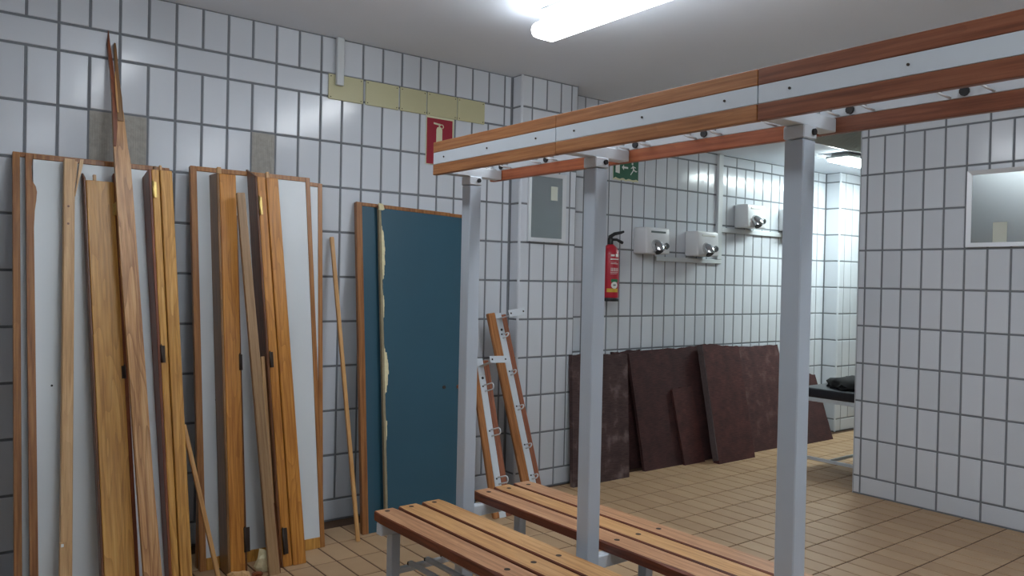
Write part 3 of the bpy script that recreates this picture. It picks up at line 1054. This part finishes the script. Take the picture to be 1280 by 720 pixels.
# ------------------------------------------------------------------ coat rails leaning in the corner
def coat_rail(label, floor, top, hooks, bracket_z, wl_, ws, wr_, loops):
    mt, L_, ta = lean(floor, top)
    th = thing('coat_rail', label, 'coat rail', mt)
    x0 = -(wl_ + ws + wr_) / 2
    board('rail_board', th, mt, x0, x0 + wl_, 0, 0.024, 0, L_, M['rail_z'], bev=0.004)
    board('rail_board', th, mt, x0 + wl_ + ws, -x0, 0.002, 0.024, 0, L_ - 0.02, M['rail_z_red'], bev=0.004)
    board('steel_strip', th, mt, x0 + wl_ + 0.0003, x0 + wl_ + ws - 0.0003, 0.001, 0.022, 0, L_ - 0.008, M['white_paint'], bev=0.001)
    xc = x0 + wl_ + ws / 2
    for z in hooks:
        bm = bmesh.new()
        loop_hook(bm, (xc + 0.004, 0.0012, z), (0.25, -0.97, 0) if loops else (0.2, -0.98, 0.1), (0, 0, 1) if loops else (0.5, 0, 0.86), 0.075 if loops else 0.045, 0.019 if loops else 0.013, 0.0042)
        obj('hook', bm, M['enamel'], th)
        bm = bmesh.new(); add_disc(bm, (xc - 0.006, 0.0012, z + 0.012), (0, -1, 0), 0.0055, 0.003, 8)
        obj('screw', bm, M['black'], th)
    # bent bracket at the top, arm out and a plate with two holes
    z = bracket_z
    bm = bmesh.new()
    add_box(bm, xc - 0.018, xc + 0.018, -0.13, 0.0006, z, z + 0.004, bev=0.001)
    add_box(bm, xc - 0.018, xc + 0.018, -0.0045, 0.0006, z - 0.05, z, bev=0.001)
    br = obj('bracket', bm, M['white_paint'], th)
    bm = bmesh.new()
    add_box(bm, xc - 0.022, xc + 0.108, -0.135, -0.130, z - 0.008, z + 0.034, bev=0.001)
    pl = obj('plate', bm, M['white_paint'], br)
    bm = bmesh.new()
    for dx in (-0.006, 0.092):
        add_disc(bm, (xc + dx, -0.1348, z + 0.013), (0, -1, 0), 0.006, 0.0012, 8)
    obj('hole', bm, M['dark_metal'], br)
    bm = bmesh.new(); add_disc(bm, (xc, 0.0012, z - 0.07), (0, -1, 0), 0.008, 0.003, 10)
    obj('screw', bm, M['black'], th)
    return th


coat_rail('taller of two leaning coat rails, its top bracket reaching the tiled pilaster', (1.281, -0.39, 0), (1.134, -0.135, 1.172), (1.055, 0.82, 0.60, 0.36, 0.17), 1.165, 0.058, 0.046, 0.040, False)
coat_rail('shorter leaning coat rail with three white wire loops, next to the white post', (0.956, -0.483, 0), (0.985, -0.17, 0.900), (0.76, 0.49, 0.21), 0.893, 0.042, 0.046, 0.044, True)


# ------------------------------------------------------------------ rubber mats leaning on the far wall
def mat_(label, floor, top, wd, t, mat, edge=None, skew=0.0, seed=1, rag=0.006):
    mt, L_, ta = lean(floor, top)
    rnd = random.Random(seed)
    bm = bmesh.new()
    n, m_ = 16, 10
    # outline with slightly ragged sides
    def pt(i, j):
        x = wd * i / n - wd / 2; z = L_ * j / m_
        return x, z
    pts = []
    for i in range(n + 1):
        x, z = pt(i, 0); pts.append((x, 0 + 0))
    for j in range(1, m_):
        x, z = pt(n, j); pts.append((x + rnd.uniform(-rag, rag) * 0.5, z))
    for i in range(n, -1, -1):
        x, z = pt(i, m_); pts.append((x, z + rnd.uniform(-rag, rag)))
    for j in range(m_ - 1, 0, -1):
        x, z = pt(0, j); pts.append((x + rnd.uniform(-rag, rag) * 0.5, z))
    add_prism(bm, pts, 0, t)
    bmesh.ops.triangulate(bm, faces=[f for f in bm.faces if len(f.verts) > 4])
    foot_fix(bm, mt)
    o = obj('rubber_mat', bm, mat, None, mt)
    tag(o, label, 'mat', 'rubber mats leaning on the far wall')
    if edge:
        bm = bmesh.new()
        rr = []
        for j in range(25):
            z = 0.01 + (L_ - 0.02) * j / 24
            e = rnd.uniform(0, 0.005)
            rr.append([(-wd / 2 - 0.004 - e, 0.003, z), (-wd / 2 - 0.0005, 0.001, z), (-wd / 2 - 0.0005, t, z), (-wd / 2 - 0.004 - e, t, z)])
        ring_mesh(bm, rr)
        e = obj('worn_edge', bm, edge, o)
        e.matrix_world = mt
        e['label'] = 'worn grey rubber edge'
    return o


mat_('tall dusty brown rubber mat with pale stains, nearest the mirror pilaster', (2.005, -0.215, 0), (2.03, -0.145, 0.872), 0.53, 0.032, M['rubber_dusty'], seed=1)
mat_('dark rubber mat half hidden behind the mat with bumpy top edge', (2.52, -0.06, 0), (2.49, 0.055, 0.862), 0.30, 0.02, M['rubber'], seed=2)
mat_('wide dark brown rubber mat with a bumpy top edge, behind the small mat', (2.92, -0.165, 0), (2.90, 0.012, 0.866), 0.87, 0.025, M['rubber'], seed=3, rag=0.010)
mat_('small low rubber mat standing between two taller brown mats', (3.01, -0.195, 0), (2.98, -0.075, 0.57), 0.235, 0.02, M['rubber_red'], seed=4)
mat_('broad red brown rubber mat with a thick grey worn edge', (3.375, -0.315, 0), (3.45, -0.07, 0.885), 0.45, 0.055, M['rubber_red'], M['rubber_edge'], seed=5)
mat_('red brown rubber mat behind the white post, beside the thick edged mat', (3.965, -0.20, 0), (3.965, 0.052, 0.846), 0.90, 0.022, M['rubber_worn'], seed=6)
mat_('low dark rubber mat at the end of the row under the black massage table', (4.655, -0.245, 0), (4.765, 0.03, 0.585), 0.42, 0.03, M['rubber'], seed=7, rag=0.009)


# ------------------------------------------------------------------ hand dryers
def dryer(label, x, z, strip):
    t = thing('hand_dryer', label, 'hand dryer', Matrix.Translation((x, YF - 0.0005, z)), 'hand dryers on the far wall')
    bm = bmesh.new()
    add_box(bm, 0, 0.262, -0.145, 0, 0, 0.2, bev=0.016, seg=3)
    for v in bm.verts:          # front leans back a little at the top
        if v.co.y < -0.06:
            v.co.y += 0.012 * v.co.z / 0.2
    obj('body', bm, M['enamel'], t, smooth_angle=45)
    bm = bmesh.new()            # turnable elbow nozzle
    pts, rr = [], []
    for k in range(7):
        a = PI / 2 * k / 6
        pts.append((0.10, -0.132 - 0.045 * math.sin(a), 0.062 + 0.012 * math.cos(a) - 0.030 * (1 - math.cos(a)) - 0.01))
        rr.append(0.046 - 0.004 * k / 6)
    add_tube(bm, pts, rr, 16)
    obj('nozzle', bm, M['chrome'], t, smooth_angle=50)
    bm = bmesh.new()
    add_disc(bm, (pts[-1][0], pts[-1][1] - 0.0005, pts[-1][2] - 0.002), (0, -0.6, -0.8), 0.033, 0.008, 14)
    obj('outlet', bm, M['black'], t)
    bm = bmesh.new()
    add_disc(bm, (0.212, -0.138, 0.062), (0, -1, 0), 0.026, 0.012, 16)
    add_disc(bm, (0.212, -0.150, 0.062), (0, -1, 0), 0.020, 0.010, 16)
    obj('push_button', bm, M['chrome'], t, smooth_angle=50)
    bm = bmesh.new()
    add_box(bm, 0.055, 0.215, -0.1385, -0.134, 0.158, 0.172, bev=0.001)
    obj('label_strip', bm, strip, t)
    return t


dryer('white hand dryer with a grey strip, closest to the fire extinguisher', 2.557, 1.595, M['grey_strip'])
dryer('white hand dryer with a pale strip, ending the lower trunking', 3.147, 1.598, M['white_print'])
dryer('white hand dryer mounted higher on the wall, beside the vertical trunking', 3.777, 1.860, M['white_print'])
dryer('high white hand dryer almost hidden behind the right white post', 4.42, 1.866, M['white_print'])

bm = bmesh.new(); add_box(bm, 2.80, 3.60, YF - 0.022, YF - 0.0005, 1.547, 1.582, bev=0.003)
tag(obj('cable_trunking', bm, M['pvc']), 'white horizontal cable trunking under the two lower hand dryers', 'trunking')
bm = bmesh.new(); add_box(bm, 3.535, 3.595, YF - 0.026, YF - 0.0005, 1.5835, SOFF - 0.001, bev=0.003)
tag(obj('cable_trunking', bm, M['pvc']), 'white vertical cable trunking running up the far wall to the ceiling', 'trunking')
bm = bmesh.new(); add_box(bm, 3.5965, 4.85, YF - 0.022, YF - 0.0005, 1.812, 1.852, bev=0.003)
tag(obj('cable_trunking', bm, M['pvc']), 'white horizontal cable trunking under the higher hand dryers', 'trunking')
bm = bmesh.new(); add_box(bm, 0.078, 0.120, -0.034, -0.0095, 2.434, CEIL - 0.001, bev=0.003)
tag(obj('cable_trunking', bm, M['pvc']), 'short white cable trunking dropping from the ceiling over a cream plate', 'trunking')

# ------------------------------------------------------------------ fire extinguisher
ext = thing('fire_extinguisher', 'red fire extinguisher hanging on the tiles behind the middle white post', 'fire extinguisher', Matrix.Translation((2.234, YF - 0.09, 1.238)))
R_ = 0.066
bm = bmesh.new()
add_lathe(bm, [(0.052, 0), (R_ - 0.002, 0.004), (R_, 0.014), (R_, 0.335), (R_ - 0.006, 0.36), (0.046, 0.388), (0.028, 0.405), (0.022, 0.41)], 28)
obj('cylinder', bm, M['red'], ext, smooth_angle=50)
bm = bmesh.new(); add_lathe(bm, [(R_ + 0.001, 0.0), (R_ + 0.003, 0.004), (R_ + 0.003, 0.022), (R_ + 0.0005, 0.026)], 28)
obj('base_ring', bm, M['black'], ext, smooth_angle=50)
bm = bmesh.new()
add_lathe(bm, [(0.02, 0.41), (0.021, 0.45), (0.014, 0.465), (0.012, 0.475)], 14)
obj('valve', bm, M['black'], ext, smooth_angle=50)
bm = bmesh.new()
add_tube(bm, [(-0.02, -0.01, 0.462), (0.02, -0.02, 0.486), (0.07, -0.03, 0.497), (0.098, -0.035, 0.506)], [0.013, 0.013, 0.011, 0.008], 8)
obj('lever', bm, M['black'], ext, smooth_angle=50)
bm = bmesh.new()
add_tube(bm, [(0.0, -0.015, 0.445), (0.04, -0.024, 0.445), (0.07, -0.03, 0.432), (0.09, -0.034, 0.425)], [0.010, 0.010, 0.012, 0.011], 8)
obj('carrying_handle', bm, M['black'], ext, smooth_angle=50)
bm = bmesh.new()
add_box(bm, -0.02, 0.02, 0.062, 0.0885, 0.28, 0.36, bev=0.003)
obj('wall_bracket', bm, M['black'], ext)


def wrap(bm, a0, a1, z0, z1, r=R_ + 0.0008, n=8):
    a0 -= 60 * DEG; a1 -= 60 * DEG
    rings = [[(r * math.cos(a0 + (a1 - a0) * k / n), r * math.sin(a0 + (a1 - a0) * k / n), z) for k in range(n + 1)] for z in (z0, z1)]
    vr = [[bm.verts.new(p) for p in q] for q in rings]
    for i in range(n):
        bm.faces.new((vr[0][i], vr[0][i + 1], vr[1][i + 1], vr[1][i]))


DEG = PI / 180
bm = bmesh.new()
wrap(bm, -70 * DEG, -45 * DEG, 0.322, 0.336); wrap(bm, -38 * DEG, -12 * DEG, 0.318, 0.34)
wrap(bm, -72 * DEG, -8 * DEG, 0.298, 0.306)
wrap(bm, -70 * DEG, -18 * DEG, 0.268, 0.271); wrap(bm, -70 * DEG, -30 * DEG, 0.278, 0.280)
for a in (-68, -60, -52, -44, -36, -28, -20):
    wrap(bm, a * DEG, (a + 4) * DEG, 0.215, 0.24, n=2)
wrap(bm, -70 * DEG, -16 * DEG, 0.205, 0.208); wrap(bm, -70 * DEG, -28 * DEG, 0.196, 0.198)
obj('lettering', bm, M['white_print'], ext)
bm = bmesh.new(); wrap(bm, -125 * DEG, -112 * DEG, 0.09, 0.16)
obj('white_label', bm, M['white_print'], ext)
bm = bmesh.new(); wrap(bm, -66 * DEG, -16 * DEG, 0.137, 0.160)
obj('green_label', bm, M['green_print'], ext)
bm = bmesh.new(); wrap(bm, -92 * DEG, -14 * DEG, 0.066, 0.092)
obj('yellow_label', bm, M['yellow'], ext)
bm = bmesh.new()
rr = R_ + 0.0014
vs = []
for k in range(18):
    a = 2 * PI * k / 18
    an = -102 * DEG + 0.40 * math.cos(a); vs.append(bm.verts.new((rr * math.cos(an), rr * math.sin(an), 0.116 + 0.025 * math.sin(a))))
cv = bm.verts.new((rr * 1.01 * math.cos(-102 * DEG), rr * 1.01 * math.sin(-102 * DEG), 0.116))
for k in range(18):
    bm.faces.new((cv, vs[k], vs[(k + 1) % 18]))
obj('round_label', bm, M['white_print'], ext)
bm = bmesh.new()
wrap(bm, -52 * DEG, -34 * DEG, 0.112, 0.122, rr * 1.02, 4)
obj('round_label_print', bm, M['grey_strip'], ext)


# ------------------------------------------------------------------ signs and plates
s = thing('extinguisher_sign', 'red sign with a pale extinguisher symbol under the cream plates', 'sign', Matrix.Translation((0.672, -0.002, 2.064)))
bm = bmesh.new(); add_box(bm, 0, 0.198, -0.005, 0, 0, 0.292, bev=0.001); obj('plate', bm, M['cream'], s)
bm = bmesh.new(); add_box(bm, 0.004, 0.186, -0.0068, -0.0052, 0.004, 0.28); obj('red_field', bm, M['sign_red'], s)
bm = bmesh.new()
add_prism(bm, [(0.070, 0.05), (0.112, 0.05), (0.112, 0.215), (0.106, 0.228), (0.095, 0.232), (0.095, 0.252), (0.087, 0.252), (0.087, 0.232), (0.076, 0.228), (0.070, 0.215)], -0.0082, -0.0070)
add_prism(bm, [(0.05, 0.246), (0.10, 0.240), (0.10, 0.250), (0.05, 0.256)], -0.0082, -0.0070)
bm2 = bm
ring = [(0.108 + 0.014 * math.cos(a), 0.236 + 0.014 * math.sin(a)) for a in [(-70 + 200 * k / 8) * DEG for k in range(9)]]
inn = [(0.108 + 0.009 * math.cos(a), 0.236 + 0.009 * math.sin(a)) for a in [(130 - 200 * k / 8) * DEG for k in range(9)]]
add_prism(bm, ring + inn, -0.0082, -0.0070)
obj('extinguisher_symbol', bm, M['cream'], s)

s = thing('exit_sign', 'green emergency exit sign with running figure and arrow on the far wall', 'sign', Matrix.Translation((2.332, YF - 0.001, 2.135)))
bm = bmesh.new()
low = [(0.264 - 0.264 * k / 12, 0.0035 * math.sin(k * 1.9) + 0.002 * (k % 2)) for k in range(13)]
add_prism(bm, [(0, 0.16), (0.264, 0.16)] + low, -0.004, 0); obj('plate', bm, M['cream'], s)
bm = bmesh.new()
low = [(x_, z_ + 0.012 + 0.002 * ((i * 7) % 3)) for i, (x_, z_) in enumerate(low)]
add_prism(bm, [(0.0, 0.155), (0.262, 0.155)] + [(min(0.262, max(0, a)), b) for a, b in low], -0.0056, -0.0042); obj('green_field', bm, M['green'], s)
bm = bmesh.new()
add_prism(bm, [(0.02, 0.055), (0.062, 0.050), (0.062, 0.14), (0.02, 0.14)], -0.0072, -0.0058)
add_prism(bm, [(0.085, 0.098), (0.106, 0.118), (0.106, 0.105), (0.150, 0.105), (0.150, 0.092), (0.106, 0.092), (0.106, 0.079)], -0.0072, -0.0058)
for seg in (((0.200, 0.118), (0.212, 0.085), 0.012), ((0.205, 0.112), (0.182, 0.098), 0.006), ((0.204, 0.114), (0.232, 0.106), 0.006), ((0.212, 0.088), (0.236, 0.078), 0.008), ((0.236, 0.078), (0.246, 0.082), 0.006), ((0.209, 0.088), (0.192, 0.066), 0.008), ((0.192, 0.066), (0.178, 0.050), 0.007)):
    (xa, za), (xb, zb_), hw = seg
    dx, dz = xb - xa, zb_ - za; l_ = math.hypot(dx, dz); nx, nz = -dz / l_ * hw / 2, dx / l_ * hw / 2
    add_prism(bm, [(xa + nx, za + nz), (xb + nx, zb_ + nz), (xb - nx, zb_ - nz), (xa - nx, za - nz)], -0.0072, -0.0058)
add_prism(bm, [(0.196 + 0.009 * math.cos(2 * PI * k / 10), 0.134 + 0.009 * math.sin(2 * PI * k / 10)) for k in range(10)], -0.0072, -0.0058)
obj('pictogram', bm, M['white_print'], s)

PLT = ((0.040, 0.250, 'endmost, under the short white trunking'), (0.266, 0.480, 'second from the trunking end'), (0.490, 0.670, 'middle one, narrowest'), (0.677, 0.889, 'directly above the red sign'), (0.894, 1.099, 'the last one toward the pilaster'))
for a, b, wh in PLT:
    t = thing('cover_plate', 'cream plastic cover plate on the wall tiles, ' + wh, 'cover plate', Matrix.Translation(((a + b) / 2, -0.0015, 2.425)), 'cream cover plates in a row')
    hw = (b - a) / 2
    bm = bmesh.new(); add_box(bm, -hw, hw, -0.007, 0, -0.068, 0.070, bev=0.0015); obj('plate', bm, M['plate'], t)
    for sx in (-1, 1):
        for sz in (-0.056, 0.058):
            bm = bmesh.new(); add_disc(bm, (sx * (hw - 0.013), -0.0068, sz), (0, -1, 0), 0.0032, 0.0014, 8)
            obj('screw', bm, M['dark_metal'], t)


# ------------------------------------------------------------------ mirrors
def mirror(label, mt, wd, ht, fr=0.026):
    t = thing('wall_mirror', label, 'mirror', mt)
    bm = bmesh.new(); add_box(bm, fr * 0.8, wd - fr * 0.8, -0.010, -0.001, fr * 0.8, ht - fr * 0.8)
    obj('glass', bm, M['mirror'], t)
    for nm, q in (('l', [(0, 0), (0, ht), (fr, ht - fr), (fr, fr)]), ('r', [(wd, 0), (wd - fr, fr), (wd - fr, ht - fr), (wd, ht)]), ('t', [(0, ht), (wd, ht), (wd - fr, ht - fr), (fr, ht - fr)]), ('b', [(0, 0), (fr, fr), (wd - fr, fr), (wd, 0)])):
        bm = bmesh.new(); add_prism(bm, q, -0.02, -0.001)
        for v in bm.verts:
            if v.co.y < -0.015 and fr * 0.9 < v.co.x < wd - fr * 0.9 and fr * 0.9 < v.co.z < ht - fr * 0.9:
                v.co.y = -0.013
        obj('frame_bar', bm, M['alu'], t)
    return t


mirror('narrow grey mirror in an aluminium frame on the tiled pilaster', Matrix.Translation((1.386, PY, 1.630)), 0.318, 0.455)
mirror('wide grey mirror in an aluminium frame on the partition at the right edge', Matrix.Translation((XR, -2.005, 1.630)) @ Matrix.Rotation(-PI / 2, 4, 'Z'), 0.72, 0.455)
bm = bmesh.new(); add_box(bm, 1.577, 1.635, PY - 0.0115, PY - 0.0104, 1.908, 2.00)
tag(obj('paper_label', bm, M['paper']), 'small off white paper stuck on the narrow pilaster mirror', 'label')
bm = bmesh.new(); add_box(bm, XR - 0.0115, XR - 0.0104, -2.225, -2.150, 1.655, 1.773)
tag(obj('paper_label', bm, M['paper']), 'small off white paper stuck low on the wide partition mirror', 'label')


# ------------------------------------------------------------------ massage table beyond the partition
t = thing('massage_table', 'low black padded table on thin white legs, half hidden by the partition', 'table', Matrix.Translation((3.55, -0.72, 0)))
bm = bmesh.new(); add_box(bm, 0, 0.65, -1.85, 0, 0.552, 0.622, bev=0.014, seg=3); obj('cushion', bm, M['vinyl'], t, smooth_angle=45)
bm = bmesh.new()
for (a, b, c, d) in ((0.01, 0.04, -1.84, -0.01), (0.61, 0.64, -1.84, -0.01), (0.04, 0.61, -0.04, -0.01), (0.04, 0.61, -1.84, -1.81)):
    add_box(bm, a, b, c, d, 0.522, 0.5515, bev=0.002)
obj('frame', bm, M['white_paint'], t)
for x, ys in ((0.012, (-0.036, -1.836)), (0.612, (-0.62, -1.836))):
    for y in ys:
        bm = bmesh.new(); add_box(bm, x, x + 0.026, y, y + 0.026, 0, 0.5215, bev=0.002); obj('leg', bm, M['white_paint'], t)
for x in (0.012, 0.612):
    bm = bmesh.new(); add_box(bm, x + 0.002, x + 0.022, -1.8095, -0.0365 if x < 0.1 else -0.2, 0.085, 0.107, bev=0.002); obj('side_rail', bm, M['white_paint'], t)
bm = bmesh.new(); add_box(bm, 0.0345, 0.6118, -0.245, -0.225, 0.085, 0.105, bev=0.002); obj('cross_rail', bm, M['grille'], t)

bm = bmesh.new()
bmesh.ops.create_icosphere(bm, subdivisions=3, radius=1)
rnd = random.Random(12)
for v in bm.verts:
    k = 1 + 0.14 * math.sin(7 * v.co.x + 2) * math.sin(9 * v.co.y) + rnd.uniform(-0.03, 0.03)
    v.co = Vector((v.co.x * 0.16 * k, v.co.y * 0.24 * k, max(-0.25, v.co.z) * 0.075 * k))
lo = min(v.co.z for v in bm.verts)
for v in bm.verts:
    v.co.z -= lo
o = obj('folded_bag', bm, M['bag'], None, None, 60)
o.location = (3.76, -1.08, 0.6225)
tag(o, 'soft black folded bag lying on the black padded table', 'bag')
